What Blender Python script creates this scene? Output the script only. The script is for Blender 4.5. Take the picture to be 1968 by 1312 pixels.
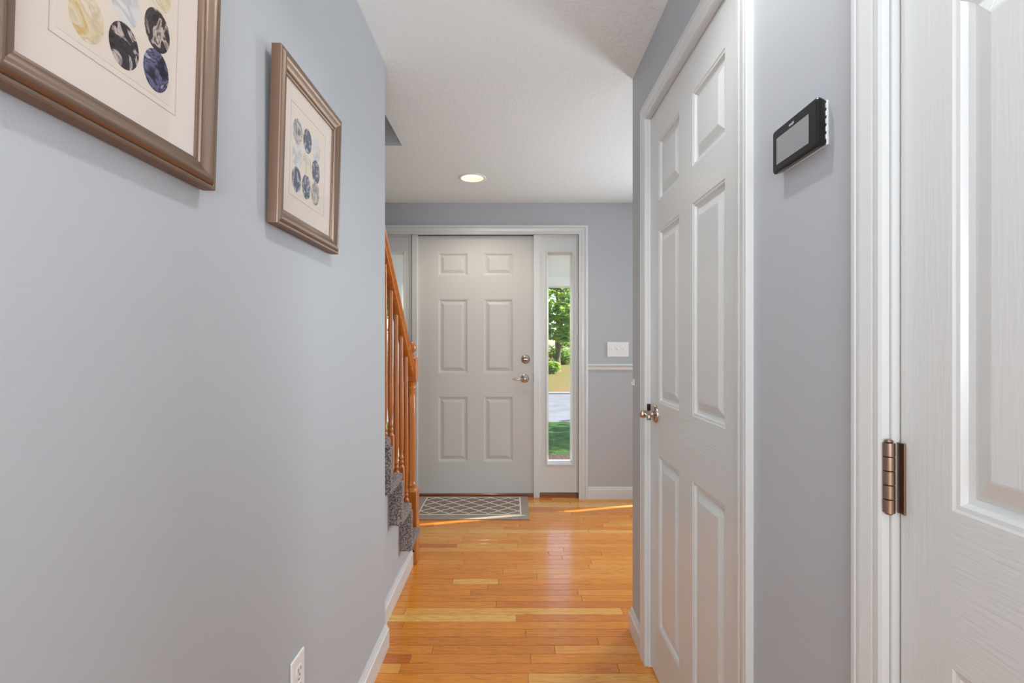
import bpy, bmesh, math, random
from mathutils import Vector, Matrix, noise
random.seed(7)
for o in list(bpy.data.objects): bpy.data.objects.remove(o, do_unlink=True)
S = bpy.context.scene
COL = S.collection
PI = math.pi
def R(d): return d*PI/180

# ---------------------------------------------------------------- camera
F = 965.0; CH = 1.203
cam = bpy.data.cameras.new('camera'); cam.sensor_width = 36; cam.lens = F/1968*36
cam.shift_x = -1/1968; cam.shift_y = 8/1968; cam.clip_start = .02; cam.clip_end = 300
co = bpy.data.objects.new('camera', cam); COL.objects.link(co)
co.location = (0, 0, CH); co.rotation_euler = (R(90), 0, 0); S.camera = co

# ---------------------------------------------------------------- view, world, sun, large lights
S.view_settings.view_transform = 'Standard'; S.view_settings.look = 'None'
S.view_settings.gamma = 1; S.view_settings.use_curve_mapping = False
S.view_settings.exposure = 0.28
w = bpy.data.worlds.new('sky'); S.world = w; w.use_nodes = True
wn = w.node_tree; wn.nodes.clear()
wo = wn.nodes.new('ShaderNodeOutputWorld'); wb = wn.nodes.new('ShaderNodeBackground')
sk = wn.nodes.new('ShaderNodeTexSky'); sk.sky_type = 'NISHITA'; sk.sun_disc = False
sk.sun_elevation = R(42); sk.sun_rotation = R(75); sk.air_density = 1.0; sk.dust_density = 1.6
wb.inputs[1].default_value = 0.36
wn.links.new(sk.outputs[0], wb.inputs[0]); wn.links.new(wb.outputs[0], wo.inputs[0])

sun = bpy.data.lights.new('sun', 'SUN'); sun.energy = 10; sun.angle = R(0.5); sun.color = (1, .96, .88)
so = bpy.data.objects.new('sun', sun); COL.objects.link(so); so.location = (6, 8, 9)
el = R(38.5)
sd = Vector((-math.cos(el)*.9665, -math.cos(el)*.2567, -math.sin(el)))
so.rotation_euler = sd.to_track_quat('-Z', 'Y').to_euler()

def area(name, loc, direction, sx, sy, power, color=(1, 1, 1), spread=180):
    l = bpy.data.lights.new(name, 'AREA'); l.shape = 'RECTANGLE'; l.size = sx; l.size_y = sy
    l.energy = power; l.color = color; l.spread = R(spread)
    o = bpy.data.objects.new(name, l); COL.objects.link(o); o.location = loc
    o.rotation_euler = Vector(direction).to_track_quat('-Z', 'Y').to_euler(); return o
FILL_TINT = (.88, .985, 1.07)
area('fill_light', (0, -4.7, 1.35), (0, 1, 0), 4.6, 1.9, 118, FILL_TINT)            # added fill in the room behind, no window built there
area('fill_light', (-2.9, -2.2, 1.4), (1, .5, 0), 2.6, 1.8, 8, FILL_TINT)  # added weak fill from the left of the room behind
area('fill_light', (3.1, -2.2, 1.4), (-1, .5, 0), 2.6, 1.8, 66, FILL_TINT)  # added fill from the right rear, brightens the left wall
area('fill_light', (1.95, 3.62, 1.3), (-.9, -1, 0), .5, 1.55, 25, FILL_TINT, 150)   # added fill beside the front window, boosts its sky light
area('stairwell_fill', (-1.1, 1.3, 4.6), (0, .3, -1), .6, .8, .9, FILL_TINT)  # added fill so the stairwell face does not go black
area('ceiling_fill', (-.1, -.7, 1.3), (.0, .45, 1), .7, .7, 15, (.86, .98, 1.12))            # added unseen fill behind the viewer, aimed up to brighten the ceiling
def downlight(loc, power, size, col=(1, .93, .84), spot=150):
    l = bpy.data.lights.new('downlight', 'SPOT'); l.energy = power; l.shadow_soft_size = size; l.color = col
    l.spot_size = R(spot); l.spot_blend = .6
    o = bpy.data.objects.new('downlight', l); COL.objects.link(o); o.location = loc; return o
downlight((.16, .95, 2.31), 12, .03, (.98, 1, 1), 140)                                # ceiling light of the passage, just above the frame

# ---------------------------------------------------------------- materials
def srgb(r, g, b):
    f = lambda c: (c/255/12.92) if c/255 <= .04045 else ((c/255+.055)/1.055)**2.4
    return (f(r), f(g), f(b), 1)
MATS = {}
def mat(name, col, rough=.5, metal=0, coat=0, bump=None, var=None, emit=None, spec=.5, coat_rough=.05):
    """bump=(scale, strength, distance[, stretch xyz]); var=(scale, colour2, lo, hi)"""
    m = bpy.data.materials.new(name); m.use_nodes = True; nt = m.node_tree; b = nt.nodes['Principled BSDF']
    b.inputs['Base Color'].default_value = col; b.inputs['Roughness'].default_value = rough
    b.inputs['Metallic'].default_value = metal; b.inputs['Coat Weight'].default_value = coat
    b.inputs['Coat Roughness'].default_value = coat_rough
    b.inputs['Specular IOR Level'].default_value = spec
    tc = nt.nodes.new('ShaderNodeTexCoord')
    if var:
        n = nt.nodes.new('ShaderNodeTexNoise'); n.inputs['Scale'].default_value = var[0]; n.inputs['Detail'].default_value = 6
        nt.links.new(tc.outputs['Object'], n.inputs['Vector'])
        r = nt.nodes.new('ShaderNodeValToRGB'); r.color_ramp.elements[0].position = var[2]; r.color_ramp.elements[1].position = var[3]
        r.color_ramp.elements[0].color = col; r.color_ramp.elements[1].color = var[1]
        nt.links.new(n.outputs['Fac'], r.inputs['Fac']); nt.links.new(r.outputs['Color'], b.inputs['Base Color'])
    if bump:
        n = nt.nodes.new('ShaderNodeTexNoise'); n.inputs['Scale'].default_value = bump[0]; n.inputs['Detail'].default_value = 4
        src = tc.outputs['Object']
        if len(bump) > 3:
            mp = nt.nodes.new('ShaderNodeMapping'); mp.inputs['Scale'].default_value = bump[3]
            nt.links.new(src, mp.inputs['Vector']); src = mp.outputs['Vector']
        nt.links.new(src, n.inputs['Vector'])
        bp = nt.nodes.new('ShaderNodeBump'); bp.inputs['Strength'].default_value = bump[1]; bp.inputs['Distance'].default_value = bump[2]
        nt.links.new(n.outputs['Fac'], bp.inputs['Height']); nt.links.new(bp.outputs['Normal'], b.inputs['Normal'])
    if emit:
        b.inputs['Emission Color'].default_value = emit[0]; b.inputs['Emission Strength'].default_value = emit[1]
    MATS[name] = m; return m

M_wall = mat('wall_paint', srgb(187, 190, 194), .55, bump=(170, .22, .0012), spec=.35)
M_ceil = mat('ceiling_texture', srgb(238, 244, 245), .85, spec=.2)
nt = M_ceil.node_tree; b = nt.nodes['Principled BSDF']; tc = nt.nodes.new('ShaderNodeTexCoord')
n1 = nt.nodes.new('ShaderNodeTexNoise'); n1.inputs['Scale'].default_value = 26; n1.inputs['Detail'].default_value = 7; n1.inputs['Distortion'].default_value = 1.6
r1 = nt.nodes.new('ShaderNodeValToRGB'); r1.color_ramp.elements[0].position = .45; r1.color_ramp.elements[1].position = .56
bp = nt.nodes.new('ShaderNodeBump'); bp.inputs['Strength'].default_value = .24; bp.inputs['Distance'].default_value = .003
nt.links.new(tc.outputs['Object'], n1.inputs['Vector']); nt.links.new(n1.outputs['Fac'], r1.inputs['Fac'])
nt.links.new(r1.outputs['Color'], bp.inputs['Height']); nt.links.new(bp.outputs['Normal'], b.inputs['Normal'])

WHITE = srgb(219, 221, 219)
M_trim = mat('trim_paint', WHITE, .3, bump=(60, .08, .001), coat=.2)
M_steel_door = mat('smooth_door_paint', srgb(212, 212, 208), .42, bump=(90, .06, .001))
def grain_mat(name, axis):
    m = mat(name, WHITE, .32, coat=.14, coat_rough=.14)
    nt = m.node_tree; b = nt.nodes['Principled BSDF']; tc = nt.nodes.new('ShaderNodeTexCoord'); mp = nt.nodes.new('ShaderNodeMapping')
    mp.inputs['Scale'].default_value = (1, 1, .06) if axis == 'v' else (.07, 1, 1)
    wv = nt.nodes.new('ShaderNodeTexNoise'); wv.inputs['Scale'].default_value = 190; wv.inputs['Detail'].default_value = 3; wv.inputs['Distortion'].default_value = .35
    bp = nt.nodes.new('ShaderNodeBump'); bp.inputs['Strength'].default_value = .34 if axis == 'v' else .55; bp.inputs['Distance'].default_value = .0012
    nt.links.new(tc.outputs['Object'], mp.inputs['Vector']); nt.links.new(mp.outputs['Vector'], wv.inputs['Vector'])
    nt.links.new(wv.outputs['Fac'], bp.inputs['Height']); nt.links.new(bp.outputs['Normal'], b.inputs['Normal'])
    return m
M_dv = grain_mat('grained_door_upright', 'v'); M_dh = grain_mat('grained_door_rail', 'h')

# oak floor: per-plank tone from a mesh attribute
M_oak = bpy.data.materials.new('oak_floor'); M_oak.use_nodes = True
nt = M_oak.node_tree; b = nt.nodes['Principled BSDF']; L = nt.links.new
b.inputs['Roughness'].default_value = .26; b.inputs['Coat Weight'].default_value = .35; b.inputs['Coat Roughness'].default_value = .1
at = nt.nodes.new('ShaderNodeAttribute'); at.attribute_name = 'tone'
sp = nt.nodes.new('ShaderNodeSeparateColor'); L(at.outputs['Color'], sp.inputs['Color'])
geo = nt.nodes.new('ShaderNodeNewGeometry')
cx = nt.nodes.new('ShaderNodeCombineXYZ')
ml = nt.nodes.new('ShaderNodeMath'); ml.operation = 'MULTIPLY'; ml.inputs[1].default_value = 37.0; L(sp.outputs['Green'], ml.inputs[0])
L(ml.outputs[0], cx.inputs[0]); L(ml.outputs[0], cx.inputs[2])
ad = nt.nodes.new('ShaderNodeVectorMath'); ad.operation = 'ADD'; L(geo.outputs['Position'], ad.inputs[0]); L(cx.outputs[0], ad.inputs[1])
mp = nt.nodes.new('ShaderNodeMapping'); mp.inputs['Scale'].default_value = (1.1, 16, 1); L(ad.outputs[0], mp.inputs['Vector'])
ng = nt.nodes.new('ShaderNodeTexNoise'); ng.inputs['Scale'].default_value = 2.2; ng.inputs['Detail'].default_value = 3; ng.inputs['Distortion'].default_value = .4; L(mp.outputs[0], ng.inputs['Vector'])
# cathedral rings = sine of smooth noise
mr = nt.nodes.new('ShaderNodeMath'); mr.operation = 'MULTIPLY'; mr.inputs[1].default_value = 60; L(ng.outputs['Fac'], mr.inputs[0])
sn = nt.nodes.new('ShaderNodeMath'); sn.operation = 'SINE'; L(mr.outputs[0], sn.inputs[0])
mp2 = nt.nodes.new('ShaderNodeMapping'); mp2.inputs['Scale'].default_value = (9, 330, 1); L(ad.outputs[0], mp2.inputs['Vector'])
nf = nt.nodes.new('ShaderNodeTexNoise'); nf.inputs['Scale'].default_value = 1; nf.inputs['Detail'].default_value = 3; L(mp2.outputs[0], nf.inputs['Vector'])
rg = nt.nodes.new('ShaderNodeMapRange'); rg.inputs['From Min'].default_value = .2; rg.inputs['From Max'].default_value = 1.0; rg.inputs['To Min'].default_value = 0; rg.inputs['To Max'].default_value = .30; L(sn.outputs[0], rg.inputs['Value'])
rf = nt.nodes.new('ShaderNodeMapRange'); rf.inputs['From Min'].default_value = .5; rf.inputs['From Max'].default_value = .75; rf.inputs['To Min'].default_value = 0; rf.inputs['To Max'].default_value = .55; L(nf.outputs['Fac'], rf.inputs['Value'])
am = nt.nodes.new('ShaderNodeMath'); am.operation = 'ADD'; L(rg.outputs[0], am.inputs[0]); L(rf.outputs[0], am.inputs[1])
tone = nt.nodes.new('ShaderNodeValToRGB'); L(sp.outputs['Red'], tone.inputs['Fac'])
tone.color_ramp.elements[0].color = srgb(202, 112, 36); tone.color_ramp.elements[1].color = srgb(246, 194, 104)
e = tone.color_ramp.elements.new(.5); e.color = srgb(233, 146, 46)
mx = nt.nodes.new('ShaderNodeMix'); mx.data_type = 'RGBA'; mx.blend_type = 'MULTIPLY'
L(am.outputs[0], mx.inputs['Factor']); L(tone.outputs['Color'], mx.inputs[6]); mx.inputs[7].default_value = (.45, .28, .16, 1)
L(mx.outputs[2], b.inputs['Base Color'])
bp = nt.nodes.new('ShaderNodeBump'); bp.inputs['Strength'].default_value = .04; bp.inputs['Distance'].default_value = .0005
L(nf.outputs['Fac'], bp.inputs['Height']); L(bp.outputs['Normal'], b.inputs['Normal'])

M_sub = mat('dark_joint', srgb(70, 38, 18), .8)
def wood_mat(name, c1, c2, rough=.3, scale=(28, 28, 1.6)):
    m = mat(name, c1, rough, coat=.4, coat_rough=.12)
    nt = m.node_tree; b = nt.nodes['Principled BSDF']; tc = nt.nodes.new('ShaderNodeTexCoord'); mp = nt.nodes.new('ShaderNodeMapping')
    mp.inputs['Scale'].default_value = scale
    n = nt.nodes.new('ShaderNodeTexNoise'); n.inputs['Scale'].default_value = 2.2; n.inputs['Detail'].default_value = 5
    r = nt.nodes.new('ShaderNodeValToRGB'); r.color_ramp.elements[0].position = .35; r.color_ramp.elements[1].position = .68
    r.color_ramp.elements[0].color = c2; r.color_ramp.elements[1].color = c1
    nt.links.new(tc.outputs['Object'], mp.inputs[0]); nt.links.new(mp.outputs[0], n.inputs['Vector'])
    nt.links.new(n.outputs['Fac'], r.inputs['Fac']); nt.links.new(r.outputs['Color'], b.inputs['Base Color'])
    return m
M_rail = wood_mat('railing_oak', srgb(206, 124, 48), srgb(184, 102, 36))
M_sill = wood_mat('threshold_oak', srgb(160, 92, 48), srgb(120, 62, 30), .4, (2, 28, 28))
M_carpet = mat('stair_carpet', srgb(88, 78, 76), 1, bump=(260, 1.0, .006), var=(190, srgb(192, 180, 176), .38, .62), spec=.1)
M_rug_field = mat('rug_field', srgb(138, 122, 106), 1, bump=(500, .8, .002), var=(420, srgb(164, 149, 132), .35, .65), spec=.1)
M_rug_edge = mat('rug_border', srgb(152, 138, 126), 1, bump=(500, .8, .002), var=(420, srgb(186, 172, 160), .35, .65), spec=.1)
M_rug_line = mat('rug_lattice', srgb(240, 231, 218), 1, bump=(500, .6, .002), spec=.1)
M_nickel = mat('satin_nickel', srgb(196, 182, 168), .24, 1)
M_bronze = mat('brushed_hinge_nickel', srgb(158, 136, 118), .3, 1, bump=(300, .1, .0004, (1, 1, .1)))
M_brass = mat('antique_hinge_brass', srgb(178, 140, 104), .28, 1)
M_dark = mat('dark_metal', srgb(58, 48, 44), .4, .8)
M_raw = mat('bare_pine_edge', srgb(176, 140, 92), .7)
M_gap = mat('shadow_gap_rubber', srgb(20, 20, 20), .9)
M_plastic = mat('white_plastic', srgb(242, 242, 242), .3)
M_plastic_d = mat('slot_plastic', srgb(70, 68, 66), .6)
M_black = mat('black_gloss_plastic', srgb(10, 9, 10), .22, coat=.1)
M_bezel = mat('black_bezel', srgb(20, 22, 28), .25, coat=.1)
M_screen = mat('grey_lcd', srgb(150, 153, 156), .12, coat=.6)
M_can = mat('can_baffle', srgb(196, 190, 182), .45)
M_ring = mat('light_trim_ring', srgb(246, 244, 240), .4)
M_bulb = mat('lit_bulb', (1, .9, .75, 1), .4, emit=((1, .87, .70, 1), 6))
M_mat = mat('mat_board', srgb(228, 214, 204), .9, spec=.15)
M_mat2 = mat('print_paper', srgb(226, 212, 198), .9, spec=.15)
M_emb = mat('embossed_line', srgb(196, 180, 166), .9)
M_fr = mat('champagne_frame', srgb(150, 128, 112), .36, .9, bump=(240, .15, .0005, (.05, 1, 1)))
M_frs = mat('shaded_frame_side', srgb(118, 90, 73), .5, .25, bump=(240, .15, .0005, (.05, 1, 1)))  # darker brown puts the shade of the frame's outer sides into the colour
M_ext_white = mat('porch_paint', srgb(246, 247, 244), .6)
M_lawn = mat('lawn_turf', srgb(56, 90, 44), 1, var=(7, srgb(84, 112, 58), .4, .65), bump=(60, 1, .03), spec=.1)
M_far = mat('far_grass', srgb(112, 118, 64), 1, var=(1.2, srgb(134, 106, 76), .42, .62), bump=(30, 1, .04), spec=.1)
M_road = mat('asphalt', srgb(112, 114, 118), .95, var=(2, srgb(124, 126, 129), .4, .6), spec=.1)
M_curb = mat('concrete', srgb(168, 166, 160), .9)
M_mulch = mat('mulch', srgb(58, 42, 34), 1, bump=(40, 1, .04), var=(30, srgb(96, 76, 62), .4, .6))
M_leaf = mat('maple_leaf', srgb(132, 168, 66), .55, var=(1.3, srgb(178, 204, 104), .4, .62), spec=.3)
M_leaf2 = mat('oak_leaf', srgb(92, 132, 78), .6, var=(.9, srgb(148, 176, 118), .4, .62), spec=.3)
for m_ in (M_leaf, M_leaf2):
    bb = m_.node_tree.nodes['Principled BSDF']
    bb.inputs['Transmission Weight'].default_value = 0
    tr = m_.node_tree.nodes.new('ShaderNodeBsdfTranslucent'); tr.inputs[0].default_value = srgb(176, 206, 84)
    ms = m_.node_tree.nodes.new('ShaderNodeMixShader'); ms.inputs[0].default_value = .4
    out = m_.node_tree.nodes['Material Output']
    m_.node_tree.links.new(bb.outputs[0], ms.inputs[1]); m_.node_tree.links.new(tr.outputs[0], ms.inputs[2]); m_.node_tree.links.new(ms.outputs[0], out.inputs[0])
M_bark = mat('bark', srgb(142, 124, 104), .95, var=(9, srgb(108, 92, 76), .4, .6), bump=(18, 1, .03, (1, 1, .2)))
def glass_mat(name, lo=.03, tint=(1, 1, 1, 1)):
    m = bpy.data.materials.new(name); m.use_nodes = True; nt = m.node_tree; nt.nodes.clear()
    o = nt.nodes.new('ShaderNodeOutputMaterial'); t = nt.nodes.new('ShaderNodeBsdfTransparent'); t.inputs[0].default_value = tint
    g = nt.nodes.new('ShaderNodeBsdfGlossy'); g.inputs['Roughness'].default_value = .02
    lw_ = nt.nodes.new('ShaderNodeLayerWeight'); lw_.inputs[0].default_value = .5
    pw = nt.nodes.new('ShaderNodeMath'); pw.operation = 'POWER'; pw.inputs[1].default_value = 5; nt.links.new(lw_.outputs['Facing'], pw.inputs[0])
    f = nt.nodes.new('ShaderNodeMath'); f.operation = 'MULTIPLY_ADD'; f.inputs[1].default_value = .35; f.inputs[2].default_value = lo; nt.links.new(pw.outputs[0], f.inputs[0])
    mm = nt.nodes.new('ShaderNodeMixShader')
    nt.links.new(f.outputs[0], mm.inputs[0]); nt.links.new(t.outputs[0], mm.inputs[1]); nt.links.new(g.outputs[0], mm.inputs[2])
    nt.links.new(mm.outputs[0], o.inputs[0]); return m
M_glass = glass_mat('window_glass')
def pebble_mat(name, cols, scale=22, dist=3.0, seed=0):
    m = mat(name, cols[0], .8, spec=.2); nt = m.node_tree; b = nt.nodes['Principled BSDF']
    tc = nt.nodes.new('ShaderNodeTexCoord'); oi = nt.nodes.new('ShaderNodeObjectInfo')
    va = nt.nodes.new('ShaderNodeVectorMath'); va.operation = 'ADD'
    mlt = nt.nodes.new('ShaderNodeVectorMath'); mlt.operation = 'SCALE'; mlt.inputs['Scale'].default_value = 9.7
    nt.links.new(oi.outputs['Location'], mlt.inputs[0]); nt.links.new(tc.outputs['Object'], va.inputs[0]); nt.links.new(mlt.outputs[0], va.inputs[1])
    n = nt.nodes.new('ShaderNodeTexNoise'); n.inputs['Scale'].default_value = scale; n.inputs['Detail'].default_value = 4; n.inputs['Distortion'].default_value = dist
    nt.links.new(va.outputs[0], n.inputs['Vector'])
    r = nt.nodes.new('ShaderNodeValToRGB'); cr = r.color_ramp
    cr.elements[0].position = .34; cr.elements[0].color = cols[0]; cr.elements[1].position = .68; cr.elements[1].color = cols[-1]
    for i, c in enumerate(cols[1:-1]):
        e = cr.elements.new(.34+.34*(i+1)/(len(cols)-1)); e.color = c
    nt.links.new(n.outputs['Fac'], r.inputs['Fac']); nt.links.new(r.outputs['Color'], b.inputs['Base Color']); return m
P_char = pebble_mat('pebble_charcoal', [srgb(38, 34, 36), srgb(70, 62, 64), srgb(44, 38, 40), srgb(206, 188, 180), srgb(110, 96, 92)])
P_purple = pebble_mat('pebble_indigo', [srgb(32, 30, 42), srgb(46, 44, 64), srgb(112, 108, 142), srgb(36, 34, 50), srgb(170, 166, 190)])
P_pale = pebble_mat('pebble_pale_grey', [srgb(206, 202, 200), srgb(220, 214, 208), srgb(188, 186, 188), srgb(224, 220, 214)], 14, 1.5)
P_gold = pebble_mat('pebble_gold', [srgb(204, 172, 112), srgb(222, 208, 180), srgb(204, 184, 146), srgb(226, 214, 196), srgb(214, 200, 174)], 16, 2)
P_slate = pebble_mat('pebble_slate', [srgb(70, 76, 92), srgb(100, 106, 124), srgb(82, 86, 100), srgb(188, 188, 196), srgb(112, 116, 130)])
P_grey = pebble_mat('pebble_grey_band', [srgb(90, 90, 96), srgb(140, 138, 140), srgb(206, 200, 196), srgb(104, 102, 108)])
P_cream = pebble_mat('pebble_cream', [srgb(212, 204, 184), srgb(222, 216, 198), srgb(198, 190, 168), srgb(224, 218, 206)], 14, 1.5)
P_stone = pebble_mat('pebble_taupe', [srgb(178, 168, 160), srgb(206, 198, 190), srgb(140, 132, 126), srgb(214, 206, 198)], 20, 2.5)

# ---------------------------------------------------------------- helpers
def obj(name, bm, m, parent=None, smooth=False, kind=None, label=None):
    me = bpy.data.meshes.new(name)
    bmesh.ops.recalc_face_normals(bm, faces=bm.faces); bm.to_mesh(me); bm.free()
    for mm in (m if isinstance(m, (list, tuple)) else [m]): me.materials.append(mm)
    if smooth:
        for p in me.polygons: p.use_smooth = True
        try: me.set_sharp_from_angle(angle=R(38))
        except Exception: pass
    o = bpy.data.objects.new(name, me); COL.objects.link(o)
    if parent: o.parent = parent
    if kind: o['kind'] = kind
    if label: o['label'] = label
    return o
def tag(o, label, cat, group=None, kind=None):
    o['label'] = label; o['category'] = cat
    if group: o['group'] = group
    if kind: o['kind'] = kind
    return o
def empty(name, loc=(0, 0, 0), rz=0):
    o = bpy.data.objects.new(name, None); COL.objects.link(o); o.location = loc; o.rotation_euler = (0, 0, rz); o.empty_display_size = .05; return o
def NB(): return bmesh.new()
def box(bm, x0, x1, y0, y1, z0, z1, bev=0, mi=0, seg=1):
    vs = [bm.verts.new((x, y, z)) for x in (x0, x1) for y in (y0, y1) for z in (z0, z1)]
    fs = [bm.faces.new([vs[i] for i in f]) for f in ((0, 1, 3, 2), (4, 6, 7, 5), (0, 4, 5, 1), (2, 3, 7, 6), (0, 2, 6, 4), (1, 5, 7, 3))]
    for f in fs: f.material_index = mi
    if bev:
        es = list({e for f in fs for e in f.edges}); bmesh.ops.bevel(bm, geom=es, offset=bev, segments=seg, affect='EDGES', profile=.5)
    return fs
def bx(*a, **k):
    bm = NB(); box(bm, *a, **k); return bm
def lathe(bm, prof, seg=20, mtx=None, cap=True):
    """prof: list of (r, z) about local z"""
    rings = []
    for r, z in prof:
        rings.append([bm.verts.new((r*math.cos(2*PI*i/seg), r*math.sin(2*PI*i/seg), z)) for i in range(seg)])
    for a, c in zip(rings, rings[1:]):
        for i in range(seg): bm.faces.new((a[i], a[(i+1) % seg], c[(i+1) % seg], c[i]))
    if cap:
        bm.faces.new(rings[0][::-1]); bm.faces.new(rings[-1])
    if mtx is not None:
        bmesh.ops.transform(bm, matrix=mtx, verts=[v for r_ in rings for v in r_])
def tube(bm, pts, rad, seg=8, sx=1, sz=1):
    pts = [Vector(p) for p in pts]; rings = []
    for i, p in enumerate(pts):
        t = (pts[min(i+1, len(pts)-1)]-pts[max(i-1, 0)]).normalized()
        u = t.cross(Vector((0, 0, 1)))
        if u.length < .05: u = t.cross(Vector((0, 1, 0)))
        u.normalize(); v = u.cross(t)
        r = rad[i] if isinstance(rad, (list, tuple)) else rad
        rings.append([bm.verts.new(p+u*(r*sx*math.cos(2*PI*k/seg))+v*(r*sz*math.sin(2*PI*k/seg))) for k in range(seg)])
    for a, c in zip(rings, rings[1:]):
        for k in range(seg): bm.faces.new((a[k], a[(k+1) % seg], c[(k+1) % seg], c[k]))
    bm.faces.new(rings[0][::-1]); bm.faces.new(rings[-1])
def sweep(bm, path, prof, closed_prof=True, closed_path=False):
    """path(o, d) -> list of points for every profile point (o, d)"""
    rows = [[bm.verts.new(p) for p in path(o, d)] for o, d in prof]
    n = len(rows); m = len(rows[0])
    for i in range(n if closed_prof else n-1):
        a, c = rows[i], rows[(i+1) % n]
        for j in range(m if closed_path else m-1):
            k = (j+1) % m; bm.faces.new((a[j], a[k], c[k], c[j]))
    if not closed_path and closed_prof:
        bm.faces.new([r[0] for r in rows]); bm.faces.new([r[-1] for r in rows][::-1])
BASE_PROF = [(0, 0), (0, .094), (.0055, .094), (.007, .087), (.0095, .082), (.0095, .075), (.014, .071), (.014, 0)]
def base_sweep(bm, pts, prof=BASE_PROF, z=0):
    """pts polyline in XY, profile proud to the LEFT of travel"""
    P = [Vector(p) for p in pts]; nor = []
    for i in range(len(P)):
        ns = []
        if i > 0: d = (P[i]-P[i-1]).normalized(); ns.append(Vector((-d.y, d.x)))
        if i < len(P)-1: d = (P[i+1]-P[i]).normalized(); ns.append(Vector((-d.y, d.x)))
        if len(ns) == 2:
            s = ns[0]+ns[1]; nor.append(s*(2/s.length_squared))
        else: nor.append(ns[0])
    sweep(bm, lambda o, d: [(p.x+n.x*o, p.y+n.y*o, z+d) for p, n in zip(P, nor)], prof)
CAS = [(0, 0), (0, .010), (.004, .0125), (.012, .0125), (.014, .0105), (.017, .0125), (.036, .0155), (.041, .0155), (.043, .013), (.046, .016), (.053, .016), (.055, .014), (.055, 0)]
def casing(bm, x0, x1, H, prof=CAS, y=0, z0=0):
    sweep(bm, lambda o, d: [(x0-o, y-d, z0), (x0-o, y-d, H+o), (x1+o, y-d, H+o), (x1+o, y-d, z0)], prof)
def px(x, y, Y):
    return ((x-985)*Y/F, Y, CH-(y-664)*Y/F)

# ================================================================= SETTING
XL, XR = -.508, .508; CZ = 2.328; FY = 3.955; YL, YR = 2.0, 2.123
XF0, XF1 = -1.62, 3.2
# ---- floor: subfloor + planks
fl = obj('floor', bx(-3.1, 3.3, -5.1, 4.06, -.1, -.004), M_sub)
tag(fl, 'honey oak strip floor of the hallway and foyer', 'floor', kind='structure')
ROW = .05745; Y0 = 2.1329
def plank_bm(x0, x1, y0, y1, z0=-.004, z1=0.0):
    bm = NB(); g = .0007; c = .0010
    lo = [bm.verts.new(p) for p in ((x0+g, y0+g, z0), (x1-g, y0+g, z0), (x1-g, y1-g, z0), (x0+g, y1-g, z0))]
    a = [bm.verts.new(p) for p in ((x0+g, y0+g, z1-c*.6), (x1-g, y0+g, z1-c*.6), (x1-g, y1-g, z1-c*.6), (x0+g, y1-g, z1-c*.6))]
    h = [bm.verts.new(p) for p in ((x0+g+c, y0+g+c, z1), (x1-g-c, y0+g+c, z1), (x1-g-c, y1-g-c, z1), (x0+g+c, y1-g-c, z1))]
    for i in range(4):
        j = (i+1) % 4; bm.faces.new((lo[i], lo[j], a[j], a[i])); bm.faces.new((a[i], a[j], h[j], h[i]))
    bm.faces.new(h); return bm
def set_tone(me, t, r):
    at = me.color_attributes.new('tone', 'FLOAT_COLOR', 'POINT')
    for d in at.data: d.color = (t, r, 0, 1)
def jx(p, k):  # x of a joint seen at pixel p in row k
    Ym = Y0+(k+.5)*ROW; return (p-985)*Ym/F
JOINTS = {1: [(992, .92, .3)], 2: [(1196, .78, .45)], 3: [(954, .5, .22)], 7: [(870, .45, .85), (958, .85, .5)], 0: [(775, .35, .5)], -1: [(1010, .42, .35)],
          5: [(905, .5, .3), (1110, .3, .55)], 4: [(1118, .45, .5)], 6: [(938, .48, .35)], 8: [(1032, .45, .6)], 10: [(992, .5, .55), (1132, .55, .62)], 11: [(892, .6, .5), (1136, .5, .6)]}
rnd = random.Random(11); rest = []
kmin, kmax = -8, 33
for k in range(int(-7.1/ROW), kmax):
    y0 = Y0+k*ROW; y1 = min(y0+ROW, 4.05)
    if y0 >= 4.05: break
    vis = k >= kmin
    xs = []
    if k in JOINTS:
        js = [(jx(p, k), a_, b_) for p, a_, b_ in JOINTS[k]]
        cur = js[0][0]-rnd.uniform(.9, 1.2); segs = [(-3.0, cur, rnd.uniform(.3, .6))]
        for i, (x, a_, b_) in enumerate(js):
            segs.append((segs[-1][1], x, a_))
        last = js[-1]; xe = last[0]+rnd.uniform(.8, 1.2); segs.append((last[0], xe, last[2])); segs.append((xe, 3.2, rnd.uniform(.3, .6)))
    else:
        x = -3.0+rnd.uniform(-.8, 0); segs = []
        while x < 3.2:
            l = rnd.choice([rnd.uniform(.3, .6), rnd.uniform(.55, 1.0), rnd.uniform(.8, 1.3)])
            t = min(1, max(0, rnd.gauss(.47, .18)))
            if rnd.random() < .08: t = rnd.uniform(.75, .95)
            segs.append((max(x, -3.0), min(x+l, 3.2), t)); x += l
    for (a_, b_, t) in segs:
        if b_-a_ < .02: continue
        # in view: hall between walls, foyer beyond
        lim0, lim1 = (-.56, .51) if y1 < 2.1 else (-.72, .98)
        if vis and b_ > lim0 and a_ < lim1:
            o = obj('plank', plank_bm(a_, b_, y0, y1), M_oak, fl); set_tone(o.data, t, rnd.random())
        else: rest.append((a_, b_, y0, y1, t, rnd.random()))
bm = NB(); lay = bm.verts.layers.float_color.new('tone')
for a_, b_, y0, y1, t, r_ in rest:
    g = .0006; vs = [bm.verts.new(p) for p in ((a_+g, y0+g, 0), (b_-g, y0+g, 0), (b_-g, y1-g, 0), (a_+g, y1-g, 0))]
    lo = [bm.verts.new((v.co.x, v.co.y, -.004)) for v in vs]
    for v in vs+lo: v[lay] = (t, r_, 0, 1)
    bm.faces.new(vs)
    for i in range(4): bm.faces.new((lo[i], lo[(i+1) % 4], vs[(i+1) % 4], vs[i]))
obj('strip_flooring', bm, M_oak, fl, kind='stuff')

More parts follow.
